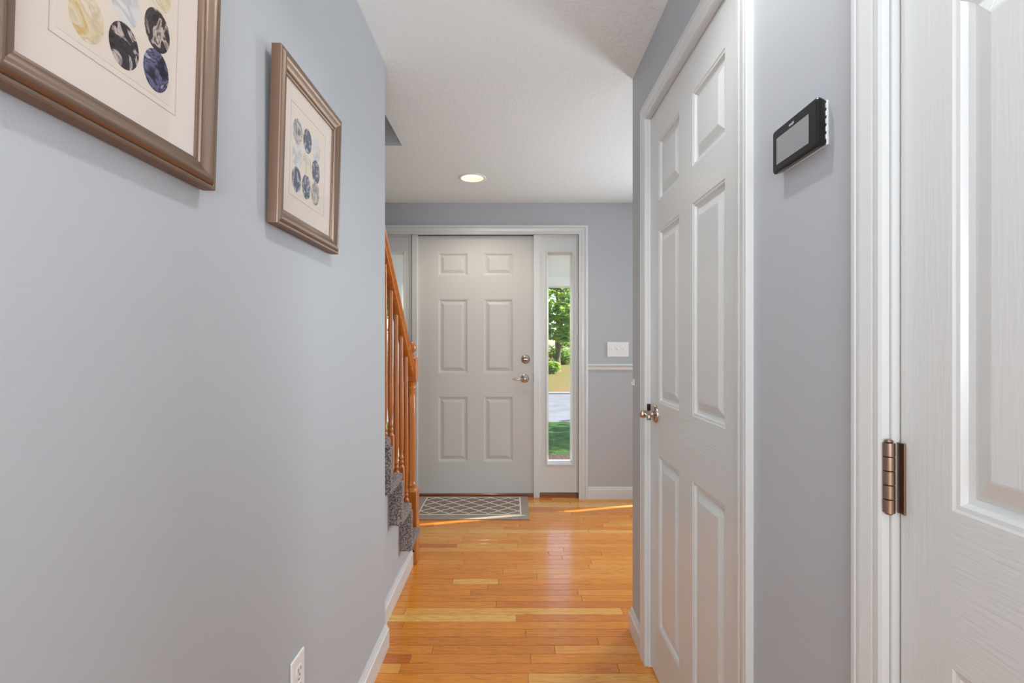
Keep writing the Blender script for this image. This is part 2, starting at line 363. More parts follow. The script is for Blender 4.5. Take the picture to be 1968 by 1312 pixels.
# ---- ceiling with stairwell opening and a round hole for the recessed light
LX, LY = -.269, 3.371
bm = NB(); t0, t1 = CZ, CZ+.02; q = .16
for a in ((-3.1, 3.3, -5.1, .2), (-.621, 3.3, .2, LY-q), (-.621, LX-q, LY-q, LY+q), (LX+q, 3.3, LY-q, LY+q), (XF0-.1, -.621, 2.827, LY+q), (XF0-.1, 3.3, LY+q, FY+.1)):
    box(bm, a[0], a[1], a[2], a[3], t0, t1)
N = 40; rr = .080; ring = []; sq = []
for i in range(N):
    an = 2*PI*(i+.5)/N; c_, s_ = math.cos(an), math.sin(an); m_ = max(abs(c_), abs(s_))
    ring.append(bm.verts.new((LX+rr*c_, LY+rr*s_, t0))); sq.append(bm.verts.new((LX+q*c_/m_, LY+q*s_/m_, t0)))
for i in range(N): bm.faces.new((sq[i], sq[(i+1) % N], ring[(i+1) % N], ring[i]))
for i in range(4):
    an = PI/4+i*PI/2; cs = Vector((LX+q*math.sqrt(2)*math.cos(an), LY+q*math.sqrt(2)*math.sin(an), t0))
    j = int(round((an/(2*PI))*N-.5+1e-6)); a_, b_ = sq[int(math.floor(an/(2*PI)*N-.5)) % N], sq[int(math.floor(an/(2*PI)*N-.5)+1) % N]
    if (a_.co-cs).length > 1e-4 and (b_.co-cs).length > 1e-4: bm.faces.new((a_, bm.verts.new(cs), b_))
tag(obj('ceiling', bm, M_ceil), 'white knockdown textured ceiling over hallway and foyer', 'ceiling', kind='structure')
tag(obj('wall_stairwell', (lambda bm: (box(bm, XF0, -.621, 2.8271, 2.93, CZ+.021, 4.8), box(bm, -.62, -.56, .1, 2.93, CZ+.021, 4.8), box(bm, XF0-.1, XF0, .1, 2.93, CZ, 4.8), box(bm, XF0, -.621, .1, .2, CZ, 4.8), box(bm, XF0-.1, -.56, .1, 2.93, 4.8, 4.9), bm)[-1])(NB()), M_ceil),
    'textured drop face of the stairwell opening above the stairs', 'wall', kind='structure')
tag(obj('roof', (lambda bm: (box(bm, -3.2, 3.4, -5.2, .1, 2.6, 2.7), box(bm, -.56, 3.4, .1, 2.93, 2.6, 2.7), box(bm, XF0-.1, 3.4, 2.93, 4.1, 2.6, 2.7), bm)[-1])(NB()), M_ceil), 'upper deck closing the rooms from above', 'roof', kind='structure')

# ---- walls
def boxes(name, lst, m, label, cat='wall'):
    bm = NB()
    for a in lst: box(bm, *a)
    return tag(obj(name, bm, m), label, cat, kind='structure')
boxes('wall_left', [(XL-.11, XL, 0, YL, 0, CZ)], M_wall, 'pale blue grey wall on the left of the hallway')
CD0, CD1, CDH = 1.112, 1.885, 2.056      # closet door opening
ND0, ND1 = -.10, .675                     # near door opening
boxes('wall_right', [(XR, XR+.12, CD1, YR, 0, CZ), (XR, XR+.12, CD0, CD1, CDH, CZ), (XR, XR+.12, ND1, CD0, 0, CZ), (XR, XR+.12, ND0, ND1, CDH, CZ), (XR, XR+.12, -.30, ND0, 0, CZ),
                     (XR+.12, XF1, YR-.12, YR, 0, CZ)], M_wall, 'pale blue grey wall on the right with two white doors')
OX0, OX1, OZ = -1.097, .520, 2.079        # entry unit opening
WX0, WX1, WZ0, WZ1 = 1.500, 2.195, .40, 2.29
boxes('wall_front', [(XF0-.1, OX0, FY, 4.1, -.1, CZ), (OX0, OX1, FY, 4.1, OZ, CZ), (OX1, WX0, FY, 4.1, -.1, CZ), (WX0, WX1, FY, 4.1, -.1, WZ0), (WX0, WX1, FY, 4.1, WZ1, CZ), (WX1, XF1+.1, FY, 4.1, -.1, CZ)],
      M_wall, 'blue grey front wall around the entry door')
boxes('wall_foyer', [(XF1, XF1+.1, YR-.12, FY, 0, CZ), (XF0-.1, XF0, .1, FY, 0, CZ)], M_wall, 'blue grey side walls of the foyer out of sight')
boxes('wall_back', [(-3.1, 3.3, -5.1, -5, 0, CZ), (-3.1, -3, -5, -1, 0, CZ), (3.2, 3.3, -5, -1, 0, CZ), (-3.1, XL-.11, 0, .1, 0, CZ), (XR+.12, 3.3, -.30, -.20, 0, CZ), (-3.1, -3, -1, 0, 0, CZ), (3.2, 3.3, -1, -.2, 0, CZ)], M_wall, 'walls of the room behind the viewer')
# stair stringer wall (stepped outline) under the carpet
RISE, RUN = .2, .21
def tipY(n): return 2.71-RUN*(n-1)     # nosing of tread n
def riserY(n): return 2.48-RUN*(n-1)   # riser behind tread n
prof = [(2.69, 0)]
for n in range(1, 4):
    prof += [(riserY(n-1) if n > 1 else 2.69, RISE*n-.01), (riserY(n), RISE*n-.01)]
prof += [(riserY(3), RISE*4-.01), (2.001, RISE*4-.01), (2.001, 0)]
bm = NB(); A = [bm.verts.new((-.557, y, z)) for y, z in prof]; B = [bm.verts.new((-.617, y, z)) for y, z in prof]
bm.faces.new(A); bm.faces.new(B[::-1])
for i in range(len(A)): bm.faces.new((A[i], A[(i+1) % len(A)], B[(i+1) % len(A)], B[i]))
bmesh.ops.triangulate(bm, faces=[f for f in bm.faces if len(f.verts) > 4])
tag(obj('wall_stairs', bm, M_wall), 'pale blue grey stringer wall below the carpeted steps', 'wall', kind='structure')

# ---- baseboards, chair rail
def bb(name, pts, label):
    bm = NB(); base_sweep(bm, pts); return tag(obj(name, bm, M_trim), label, 'baseboard', kind='structure')
bb('baseboard_left', [(XL-.045, YL), (XL, YL), (XL, 0)], 'white baseboard of the near left hallway wall, ending at the corner')
bb('baseboard_stairs', [(-.557, 2.0), (-.557, 2.748)][::-1], 'white baseboard under the stair stringer, running to the newel')
bb('baseboard_right', [(XR+.5, YR), (XR, YR), (XR, CD1+.056)][::-1], 'short white baseboard between closet casing and foyer corner')
bb('baseboard_front', [(XF1, FY), (OX1+.072, FY)], 'white baseboard under the front wall right of the entry')
bb('baseboard_hall', [(XR, 1.03), (XR, .735)][::-1], 'white baseboard between the two right hand doors')
bm = NB()
base_sweep(bm, [(OX1+.072, FY), (1.50, FY)], [(0, 0), (0, .052), (.006, .052), (.010, .050), (.018, .047), (.020, .040), (.016, .034), (.010, .030), (.010, .018), (.013, .012), (.010, .004), (.005, 0)], z=1.008)
bmesh.ops.scale(bm, vec=(1, 1, 1), verts=bm.verts)
for v in bm.verts:                                     # proud towards the room
    if v.co.y > FY: v.co.y = 2*FY-v.co.y
tag(obj('trim_1', bm, M_trim), 'white moulded chair rail on the front wall under the switches', 'chair rail', kind='structure')

# ---- entry unit casing and posts
ECAS = [(0, 0), (0, .012), (.004, .015), (.016, .015), (.018, .012), (.022, .015), (.040, .018), (.046, .018), (.049, .015), (.053, .020), (.066, .020), (.070, .017), (.070, 0)]
def part_box(name, parent, m, *a, **k): return obj(name, bx(*a, **k), m, parent)
root = empty('trim_2', (0, 0, 0)); tag(root, 'white moulded casing and posts around front door and sidelights', 'door casing', kind='structure')
bm = NB(); casing(bm, OX0, OX1, OZ, ECAS, y=FY); obj('casing', bm, M_trim, root)
for x0, x1 in ((-.795, -.752), (.166, .214)):
    bm = NB(); box(bm, x0, x1, 3.966, 4.08, 0, OZ, bev=.002); obj('post', bm, M_trim, root)
obj('head', bx(OX0, OX1, 3.99, 4.09, OZ-.0, OZ+.02), M_trim, root)
for x0, x1 in ((OX0-.02, OX0), (OX1, OX1+.02)): obj('jamb', bx(x0, x1, FY, 4.09, 0, OZ), M_trim, root)
# thresholds
for nm, x0, x1, y0_, z1_ in (('trim_3', -.752, .166, 3.995, .024), ('trim_4', .214, OX1, 3.975, .030), ('trim_5', OX0, -.795, 3.975, .030)):
    bm = NB(); box(bm, x0, x1, y0_, 4.09, -.004, z1_, bev=.003)
    tag(obj(nm, bm, M_sill), {'trim_3': 'brown oak threshold under the front door', 'trim_4': 'brown oak sill under the right sidelight', 'trim_5': 'brown oak sill under the left sidelight'}[nm], 'threshold', kind='structure')

# ---- six panel doors
def panel_bm(x0, x1, z0, z1, rings):
    bm = NB(); prev = None
    for ins, d in rings:
        r = [bm.verts.new(p) for p in ((x0+ins, d, z0+ins), (x1-ins, d, z0+ins), (x1-ins, d, z1-ins), (x0+ins, d, z1-ins))]
        if prev:
            for i in range(4): bm.faces.new((prev[i], prev[(i+1) % 4], r[(i+1) % 4], r[i]))
        prev = r
    bm.faces.new(prev); return bm
RINGS = [(0, 0), (.003, .0018), (.008, .0025), (.012, .0085), (.019, .0105), (.024, .0095), (.044, .0018), (.047, .0012)]
def leaf_bm(Wd, z0, z1, xs, zs, th, vstile=True):
    """stiles and rails with openings for panels; xs=[(a,b),..] panel columns, zs panel rows"""
    bm = NB(); bxs = [0]+[v for p in xs for v in p]+[Wd]; bzs = [z0]+[v for p in zs for v in p]+[z1]
    grid = [[bm.verts.new((x, 0, z)) for z in bzs] for x in bxs]
    for i in range(len(bxs)-1):
        for j in range(len(bzs)-1):
            if i % 2 == 1 and j % 2 == 1: continue
            f = bm.faces.new((grid[i][j], grid[i+1][j], grid[i+1][j+1], grid[i][j+1]))
            edge = i in (0, len(bxs)-2)
            f.material_index = 0 if (edge or (i % 2 == 0 and j % 2 == 1)) else 1
    f0 = len(bm.faces)
    # slab behind (no front)
    c = [bm.verts.new(p) for p in ((0, th, z0), (Wd, th, z0), (Wd, th, z1), (0, th, z1))]
    fr = [grid[0][0], grid[-1][0], grid[-1][-1], grid[0][-1]]
    bm.faces.new(c[::-1])
    bm.faces.new([grid[i][0] for i in range(len(bxs))][::-1]+[c[0], c[1]]) if False else None
    for i in range(4):
        j = (i+1) % 4; bm.faces.new((fr[j], fr[i], c[i], c[j]))
    return bm
def make_door(name, loc, rz, Wd, z0, z1, xs, zs, mats, label, th=.035):
    r = empty(name, loc, rz); tag(r, label, 'door', kind='structure')
    obj('door_leaf', leaf_bm(Wd, z0, z1, xs, zs, th), mats, r)
    for a, b_ in xs:
        for c, d in zs: obj('panel', panel_bm(a, b_, c, d, RINGS), mats[0], r)
    return r
def rot_y_out():  # lathe axis z -> local -y
    return Matrix.Rotation(R(90), 4, 'X')
def hinge(parent, x, z, h=.095, leaf_side=0, m=M_brass, proud=.008, rad=.0062):
    """barrel with five knuckles at local (x, -proud), plus visible leaf"""
    g = empty('hinge', (x, -proud, z)); g.parent = parent
    for i in range(5):
        a = -h/2+i*h/5; bm = NB()
        lathe(bm, [(rad*.9, a+.0002), (rad, a+.0004), (rad, a+h/5-.0010), (rad*.9, a+h/5-.0008)], 18)
        obj('knuckle', bm, m, g, smooth=True)
    bm = NB(); lathe(bm, [(rad*.5, h/2-.001), (rad*.75, h/2+.0005), (rad*.6, h/2+.003), (rad*.2, h/2+.0038)], 14); obj('pin', bm, m, g, smooth=True)
    bm = NB(); lathe(bm, [(rad*.2, -h/2-.003), (rad*.6, -h/2-.002), (rad*.75, -h/2+.0005)], 14); obj('pin', bm, m, g, smooth=True)
    if leaf_side:
        s = leaf_side; a, b_ = sorted((0, s*.013)); bm = NB(); box(bm, a, b_, proud-.0032, proud-.0005, -h/2, h/2, bev=.0006); obj('hinge_leaf', bm, m, g)
    return g
def lever(parent, x, z, direction, length=.085, reach=.052):
    """round rose, neck and a gently waved lever; direction +1/-1 along local x"""
    g = empty('door_lever', (x, 0, z)); g.parent = parent
    bm = NB(); lathe(bm, [(.033, 0), (.033, .004), (.030, .008), (.022, .011), (.013, .013), (.0125, .020)], 28, rot_y_out()); obj('rose', bm, M_nickel, g, smooth=True)
    bm = NB(); lathe(bm, [(.011, .012), (.011, reach-.012), (.014, reach-.008), (.0145, reach+.004), (.011, reach+.009), (.004, reach+.011)], 20, rot_y_out()); obj('neck', bm, M_nickel, g, smooth=True)
    bm = NB(); pts = []; rads = []
    for i in range(9):
        t = i/8; pts.append((direction*length*t, -reach+.003+.006*math.sin(t*PI), -.004*math.sin(t*PI*.9)-.004*t*t+(.006*(t-.8)/.2 if t > .8 else 0))); rads.append(.0095*(1-.52*t))
    tube(bm, pts, rads, 12, sx=.8); obj('handle', bm, M_nickel, g, smooth=True)
    return g
# front door
FD = -.7544; FW = .920; FYd = 4.0
def fx(p): return (p-985)*FYd/F-FD
def fz(p): return CH-(p-664)*FYd/F
fzs = [(fz(886.5), fz(762)), (fz(717), fz(574.5)), (fz(529.5), fz(486.3))]
d1 = make_door('door_1', (FD, FYd, 0), 0, FW, .030, 2.076, [(fx(842.5), fx(898.7)), (fx(930), fx(986.4))], fzs, [M_steel_door, M_steel_door], 'white six panel front door with nickel deadbolt and lever')
g = empty('deadbolt', (fx(1010), 0, fz(690))); g.parent = d1
bm = NB(); lathe(bm, [(.036, 0), (.0355, .004), (.032, .0085), (.026, .0125), (.020, .0150)], 28, rot_y_out()); obj('rose', bm, M_nickel, g, smooth=True)
bm = NB(); lathe(bm, [(.020, .010), (.0185, .015), (.012, .019), (.003, .0205)], 24, rot_y_out()); obj('cylinder', bm, M_bronze, g, smooth=True)
bm = NB(); box(bm, -.015, .015, -.031, -.018, -.005, .005, bev=.002); obj('thumb_turn', bm, M_nickel, g)
lever(d1, fx(1008.5), fz(727), -1, .095, .05)
for zz in (fz(516), fz(700), fz(893)): hinge(d1, -.004, zz, .10, 0, M_trim, proud=.006)
bm = NB(); box(bm, FW+.001, FW+.0035, .002, .03, .03, 2.076); obj('weather_strip', bm, M_gap, d1)
bm = NB(); box(bm, -.0001, FW, .002, .03, 2.0762, 2.0788); obj('weather_strip', bm, M_gap, d1)
bm = NB(); box(bm, FW-.001, FW+.004, -.004, .002, fz(733), fz(718)); obj('strike_lip', bm, M_dark, d1)

# sidelights
def sidelight(name, mirror, label):
    r = empty(name); tag(r, label, 'sidelight window', kind='structure')
    c0 = -.2935
    def mx_(bm):
        if mirror:
            for v in bm.verts: v.co.x = 2*c0-v.co.x
        return bm
    X0, X1 = .214, OX1; g0, g1, gz0, gz1 = .268, .483, .257, 1.950
    yp = 3.985
    bm = NB(); box(bm, X0, g0, yp, 4.05, .040, OZ); box(bm, g1, X1, yp, 4.05, .040, OZ); box(bm, g0, g1, yp, 4.05, gz1, OZ); box(bm, g0, g1, yp, 4.05, .040, gz0)
    obj('sash', mx_(bm), M_trim, r)
    bm = NB()   # panel bead near the posts
    box(bm, X0, X0+.008, yp-.010, yp, .040, OZ); box(bm, X1-.010, X1, yp-.012, yp, .040, OZ); box(bm, X0+.008, X1-.010, yp-.011, yp, OZ-.014, OZ); box(bm, X0+.008, X1-.01, yp-.006, yp, .040, .050)
    obj('stop_bead', mx_(bm), M_trim, r)
    # raised moulding sloping in to the glass
    bm = NB(); W2, H0, H1 = (g0, g1), gz0, gz1
    pr = [(-.006, 0), (-.004, -.008), (.004, -.010), (.008, -.006), (.012, .010), (.0205, .044), (.0205, .060), (-.006, .060)]
    sweep(bm, lambda o, d: [(g0+o, yp+d, H0+o), (g1-o, yp+d, H0+o), (g1-o, yp+d, H1-o), (g0+o, yp+d, H1-o)], pr, closed_path=True)
    obj('glazing_moulding', mx_(bm), M_trim, r)
    bm = NB(); box(bm, g0+.018, g1-.018, yp+.045, yp+.051, H0+.018, H1-.018); obj('pane', mx_(bm), M_glass, r)
    return r
sidelight('window_1', False, 'tall narrow sidelight right of the front door showing lawn and tree')
sidelight('window_2', True, 'tall narrow sidelight left of the front door, half behind the stair rail')
# window right of the foyer, out of frame, that lets the sun streak in
r = empty('window_3'); tag(r, 'double hung foyer window right of the picture', 'window', kind='structure')
obj('meeting_rail', bx(WX0, WX1, FY+.03, FY+.07, 1.20, 1.37), M_trim, r)
obj('pane', bx(WX0, WX1, FY+.045, FY+.049, WZ0, 1.20), M_glass, r); obj('pane', bx(WX0, WX1, FY+.045, FY+.049, 1.37, WZ1), M_glass, r)

# ---- closet door (right wall) and its frame
def right_door_frame(name, y0, y1, H, label, lx=.515):
    r = empty(name, (XR, y1, 0), R(-90)); tag(r, label, 'door casing', kind='structure')
    Wd = y1-y0
    bm = NB(); casing(bm, -.001, Wd+.001, H-.003, CAS); obj('casing', bm, M_trim, r)
    for nm, a in (('jamb', (-.001, .0035, .0002, .12, 0, H)), ('jamb', (Wd-.0035, Wd+.001, .0002, .12, 0, H)), ('head_jamb', (.0035, Wd-.0035, .0002, .12, H-.006, H))): obj(nm, bx(*a), M_trim, r)
    return r
tr = right_door_frame('trim_6', CD0+.002, CD1, CDH, 'white moulded casing around the closet door')
g_ = obj('strike_plate', bx(.0036, .0050, -.004, .012, .925, .985, bev=.0006), M_dark, tr)
DX = .517
ws = .757; s0 = 1.8805
def cy(Y): return s0-Y
czs = [(.204, .814), (1.001, 1.611), (1.716, 1.929)]
d2 = make_door('door_2', (DX, s0, 0), R(-90), s0-1.1175, .014, 2.046, [(.105, .325), (.438, .660)], czs, [M_dv, M_dh], 'white six panel closet door on the right wall')
for zz in (1.828, 1.015, .20): hinge(d2, s0-1.1175+.003, zz, .097, 1, M_brass, proud=.0115, rad=.0068)
lever(d2, .070, .957, 1, .075, .048)
# ---- near door at the right edge
tr = right_door_frame('trim_7', ND0, ND1+.001, CDH, 'white moulded casing of the door at the right edge')
d3 = make_door('door_3', (DX, .668, 0), R(-90), .757, .014, 2.046, [(.0775, .3375), (.4195, .6795)], [(.204, .824), (1.009, 1.611), (1.716, 1.929)], [M_dv, M_dh], 'white six panel door at the right edge of the picture')
for zz in (1.828, 1.027, .20): hinge(d3, -.0035, zz, .0945, 1, M_bronze, proud=.0135, rad=.0072)
bm = NB(); box(bm, -.0045, -.001, .003, .03, .014, 2.046); obj('bare_edge', bm, M_raw, d3)

# ================================================================= STAIRS
st = empty('staircase', (-1.1, 2.7, 0)); tag(st, 'stairs with brown grey speckled carpet rising behind the left wall', 'staircase')
def step_bm(n):
    """one carpeted tread with rounded nosing, the riser above it and the wrapped end"""
    bm = NB(); t = .042; zt = RISE*n+.03; zb = zt-t; yf = tipY(n); yb = riserY(n)
    x1 = -.500 if n <= 3 else -.622; x0 = XF0+.002
    pf = [(yb, zb), (yf-.016, zb)]
    for i in range(7):
        a = -PI/2+PI*i/6; pf.append((yf-.021+.021*math.cos(a), zb+t/2+t/2*math.sin(a)))
    pf += [(yb+.036, zt), (yb+.034, zt+RISE-t-.001), (yb, zt+RISE-t-.001)]
    xs = [x0]+[x1-.05*k for k in (8, 4, 2)]+[x1-.02, x1-.008, x1]
    rows = []
    cyc = sum(p[0] for p in pf)/len(pf)
    for i, x in enumerate(xs):
        s = 0 if x < x1-.001 else .004
        rows.append([bm.verts.new((x+1.1, y-2.7-(s if y > yb+.1 else 0), z-(s if z > zt-.01 else -s))) for y, z in pf])
    for a, c in zip(rows, rows[1:]):
        for i in range(len(pf)): bm.faces.new((a[i], a[(i+1) % len(pf)], c[(i+1) % len(pf)], c[i]))
    bm.faces.new(rows[0]); bm.faces.new(rows[-1][::-1])
    bmesh.ops.triangulate(bm, faces=[f for f in bm.faces if len(f.verts) > 4])
    if n <= 5:
        bmesh.ops.subdivide_edges(bm, edges=[e for e in bm.edges if e.calc_length() > .03 and max(v.co.x for v in e.verts) > .45], cuts=3, use_grid_fill=True)
        for v in bm.verts:
            w_ = Vector((v.co.x*90, v.co.y*90, v.co.z*90)); dn = noise.noise_vector(w_)
            v.co += dn*.0022
    return bm
for n in range(1, 9): obj('carpeted_step', step_bm(n), M_carpet, st, smooth=True)
bm = NB(); box(bm, -.630+1.1, -.500+1.1, 2.004-2.7, tipY(4)-2.7, RISE*4-.012, RISE*4+.03, bev=.014, seg=3)
obj('wrapped_tread_end', bm, M_carpet, st, smooth=True)
bm = NB(); box(bm, XF0+1.102, -.558+1.1, -.06+.02, -.03+.02, 0, RISE-.012); obj('riser', bm, M_carpet, st)

rl = empty('stair_railing', (-.565, 2.80, 0)); tag(rl, 'honey oak stair railing with turned balusters and newel post', 'railing')
# newel (local origin at its foot)
nx, ny = -.5685, 2.802
NE = [(.0265, .735+.0), (.030, .738), (.030, .750), (.026, .756)]
bm = NB()
hw = .041
box(bm, -.0035-hw, -.0035+hw, .002-hw, .002+hw, 0, .40, bev=.004)
zb_t = .40
turned = [(.040, .400), (.034, .410), (.026, .416), (.030, .424), (.031, .434), (.026, .442), (.0245, .452), (.027, .60), (.028, .78), (.0265, .92), (.025, .955), (.030, .962), (.031, .972), (.026, .980), (.0295, .990), (.033, 1.002), (.038, 1.006)]
lathe(bm, turned, 24, Matrix.Translation((-.0035, .002, 0)))
box(bm, -.0035-hw+.004, -.0035+hw-.004, .002-hw+.004, .002+hw-.004, 1.004, 1.135, bev=.004)
obj('newel_post', bm, M_rail, rl, smooth=True)
bm = NB(); pr = [(.030, 1.134), (.031, 1.142), (.022, 1.150), (.015, 1.158), (.014, 1.164)]
for i in range(10):
    a = -PI/2+.42+(PI-.45)*i/9; pr.append((.032*math.cos(a), 1.192+.034*math.sin(a)))
pr.append((.002, 1.2262)); lathe(bm, pr, 24, Matrix.Translation((-.0035, .002, 0))); obj('finial', bm, M_rail, rl, smooth=True)
bm = NB(); lathe(bm, [(.005, 0), (.005, .003), (.002, .004)], 12, Matrix.Translation((-.0035+hw*.6, .002-hw, .075))@Matrix.Rotation(R(90), 4, 'X')); obj('screw_plug', bm, M_dark, rl)
# handrail: profile swept along slope in YZ
SL = RISE/RUN
def rail_z(Y): return 1.050+(2.761-Y)*SL       # centre height of the rail top
HR = [(-.012, -.064), (.012, -.064), (.020, -.058), (.022, -.050), (.017, -.044), (.016, -.034), (.024, -.026), (.029, -.016), (.027, -.004), (.018, .004), (0, .008)]
HR = HR+[(-x, z) for x, z in HR[2:-1][::-1]]
bm = NB(); ya, yb_ = 2.764, 1.99; rows = []
for Y in (ya, yb_):
    rows.append([bm.verts.new((x, Y-2.80, rail_z(Y)+.052+z)) for x, z in HR])
a, c = rows; n_ = len(HR)
for i in range(n_): bm.faces.new((a[i], a[(i+1) % n_], c[(i+1) % n_], c[i]))
bm.faces.new(a[::-1]); bm.faces.new(c)
obj('handrail', bm, M_rail, rl, smooth=True)
def baluster_bm(zb, zt):
    bm = NB(); h = zt-zb; q = .0155
    blk = .16 if True else 0
    box(bm, -q, q, -q, q, zb, zb+blk, bev=.002)
    z = zb+blk
    pr = [(.015, z), (.0125, z+.008), (.0095, z+.012), (.0135, z+.020), (.0135, z+.027), (.010, z+.034), (.0135, z+.042), (.0135, z+.048), (.0095, z+.056), (.0105, z+.075), (.0145, z+.16), (.0142, z+.22), (.012, zt-.25), (.0105, zt-.10), (.0100, zt)]
    lathe(bm, pr, 14); return bm
for i, Y in enumerate((2.655, 2.545, 2.435, 2.325, 2.215, 2.105)):
    n = 1 if Y > 2.6 else (2 if Y > 2.36 else (3 if Y > 2.25 else (3 if Y > 2.16 else 4)))
    n = [1, 2, 2, 3, 3, 4][i]
    if Y > tipY(n): pass
    zb = RISE*n+.029; zt = rail_z(Y)-.006
    o = obj('baluster', baluster_bm(zb, zt), M_rail, rl, smooth=True); o.location = (0, Y-2.80, 0)

# ================================================================= RUG
rx0, rx1, ry0, ry1 = -.735, .118, 3.466, 3.985
rug = empty('rug', ((rx0+rx1)/2, (ry0+ry1)/2, 0)); tag(rug, 'small grey doormat rug with white trellis lattice before front door', 'rug')
cxr, cyr = rug.location.x, rug.location.y
bm = NB(); box(bm, rx0-cxr, rx1-cxr, ry0-cyr, ry1-cyr, 0.0002, .0075, bev=.002); obj('rug_border', bm, M_rug_edge, rug)
ix0, ix1, iy0, iy1 = -.668-cxr, .056-cxr, 3.560-cyr, 3.955-cyr
bm = NB(); box(bm, ix0, ix1, iy0, iy1, .006, .0082); obj('rug_field', bm, M_rug_field, rug)
bm = NB(); lw = .0075
for a in ((ix0-lw, ix1+lw, iy0-lw, iy0+lw*.4), (ix0-lw, ix1+lw, iy1-lw*.4, iy1+lw), (ix0-lw, ix0+lw*.4, iy0, iy1), (ix1-lw*.4, ix1+lw, iy0, iy1)): box(bm, a[0], a[1], a[2], a[3], .006, .0092)
obj('rug_inner_band', bm, M_rug_line, rug)
bm = NB(); ca, cb = (ix1-ix0)/5.2, (iy1-iy0)/3.1
def ribbon(bm, pts, w_, z0, z1):
    P = [Vector((p[0], p[1], 0)) for p in pts]; rr_ = []
    for i, p in enumerate(P):
        t = (P[min(i+1, len(P)-1)]-P[max(i-1, 0)]); t.normalize(); nn = Vector((-t.y, t.x, 0))*w_/2
        rr_.append((bm.verts.new(p+nn+Vector((0, 0, z0))), bm.verts.new(p+nn+Vector((0, 0, z1))), bm.verts.new(p-nn+Vector((0, 0, z1))), bm.verts.new(p-nn+Vector((0, 0, z0)))))
    for a, c in zip(rr_, rr_[1:]):
        for i in range(3): bm.faces.new((a[i], a[i+1], c[i+1], c[i]))
for s in (1, -1):
    for k in range(-8, 14):
        run = []
        for i in range(0, 24*7+1):
            t = i/24; x = ix0+.077+ca*k+t*ca/2*s
            ph = t % 1.0
            d = .07*math.sin(2*PI*ph)
            y = iy1-.003-(t+d)*cb/2
            if ix0 <= x <= ix1 and iy0 <= y <= iy1: run.append((x, y))
            else:
                if len(run) > 2: ribbon(bm, run, .0100, .006, .0090)
                run = []
        if len(run) > 2: ribbon(bm, run, .0100, .006, .0090)
obj('rug_lattice', bm, M_rug_line, rug)

# ================================================================= PICTURES
FPROF = [(0, 0), (0, .0195), (.0015, .0215), (.005, .0215), (.0065, .0200), (.009, .0235), (.013, .0255), (.017, .0250), (.021, .0215), (.0255, .0175), (.0300, .0160), (.0340, .0160), (.0350, .0130), (.0390, .0120), (.0395, .005), (.0395, 0)]
def picture(name_label, Yl, Z0, Wd, Hd, ov_y, ov_z, mats, lean, X=-.5035):
    r = empty('picture_frame', (X, Yl, Z0), R(90)); r.rotation_euler = (R(lean), 0, R(90))
    tag(r, name_label, 'framed picture', 'pebble prints on the left wall')
    cs = [(0, 0), (Wd, 0), (Wd, Hd), (0, Hd)]; sg = [(1, 1), (-1, 1), (-1, -1), (1, -1)]
    for k in range(4):
        j = (k+1) % 4; bm = NB()
        sweep(bm, lambda o, d: [(cs[k][0]+sg[k][0]*o, -d, cs[k][1]+sg[k][1]*o), (cs[j][0]+sg[j][0]*o, -d, cs[j][1]+sg[j][1]*o)], FPROF)
        bm.faces.ensure_lookup_table()
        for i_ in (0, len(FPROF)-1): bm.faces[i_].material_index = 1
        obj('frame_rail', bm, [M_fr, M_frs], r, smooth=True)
    i = .036
    obj('mat_board', bx(i, Wd-i, -.0085, -.004, i, Hd-i), M_mat, r)
    e0, e1, f0, f1 = .077, Wd-.083, .083, Hd-.078
    bm = NB(); lw = .0011
    for a in ((e0, e1, f0, f0+lw), (e0, e1, f1-lw, f1), (e0, e0+lw, f0, f1), (e1-lw, e1, f0, f1)): box(bm, a[0], a[1], -.0089, -.008, a[2], a[3])
    obj('plate_line', bm, M_emb, r)
    obj('print_sheet', bx(e0+.009, e1-.009, -.0088, -.008, f0+.009, f1-.009), M_mat2, r)
    for a in range(3):
        for b_ in range(3):
            bm = NB(); an = random.uniform(-.12, .12)
            vs = [bm.verts.new((.0245*math.cos(t)*math.cos(an)-.0285*math.sin(t)*math.sin(an), -.0090, .0245*math.cos(t)*math.sin(an)+.0285*math.sin(t)*math.cos(an))) for t in [2*PI*q_/36 for q_ in range(36)]]
            vb = [bm.verts.new((v.co.x, -.0082, v.co.z)) for v in vs]
            bm.faces.new(vs)
            for q_ in range(36): bm.faces.new((vs[q_], vs[(q_+1) % 36], vb[(q_+1) % 36], vb[q_]))
            o = obj('printed_pebble', bm, mats[b_][a], r); o.location = (ov_y[a]-Yl, 0, ov_z[b_]-Z0)
    obj('picture_glass', bx(i, Wd-i, -.0108, -.0098, i, Hd-i), M_glass, r)
    return r
picture('near champagne framed pebble print, cut by the upper left corner', .455, 1.455, .361, .368, (.579, .635, .692), (1.582, 1.637, 1.692), [[P_gold, P_char, P_purple], [P_gold, P_pale, P_char], [P_cream, P_pale, P_gold]], 1.7)
picture('far champagne framed pebble print nearer the front door, fully in view', 1.029, 1.456, .362, .368, (1.1425, 1.197, 1.251), (1.581, 1.635, 1.690), [[P_slate, P_slate, P_stone], [P_pale, P_cream, P_slate], [P_grey, P_slate, P_pale]], 1.5)

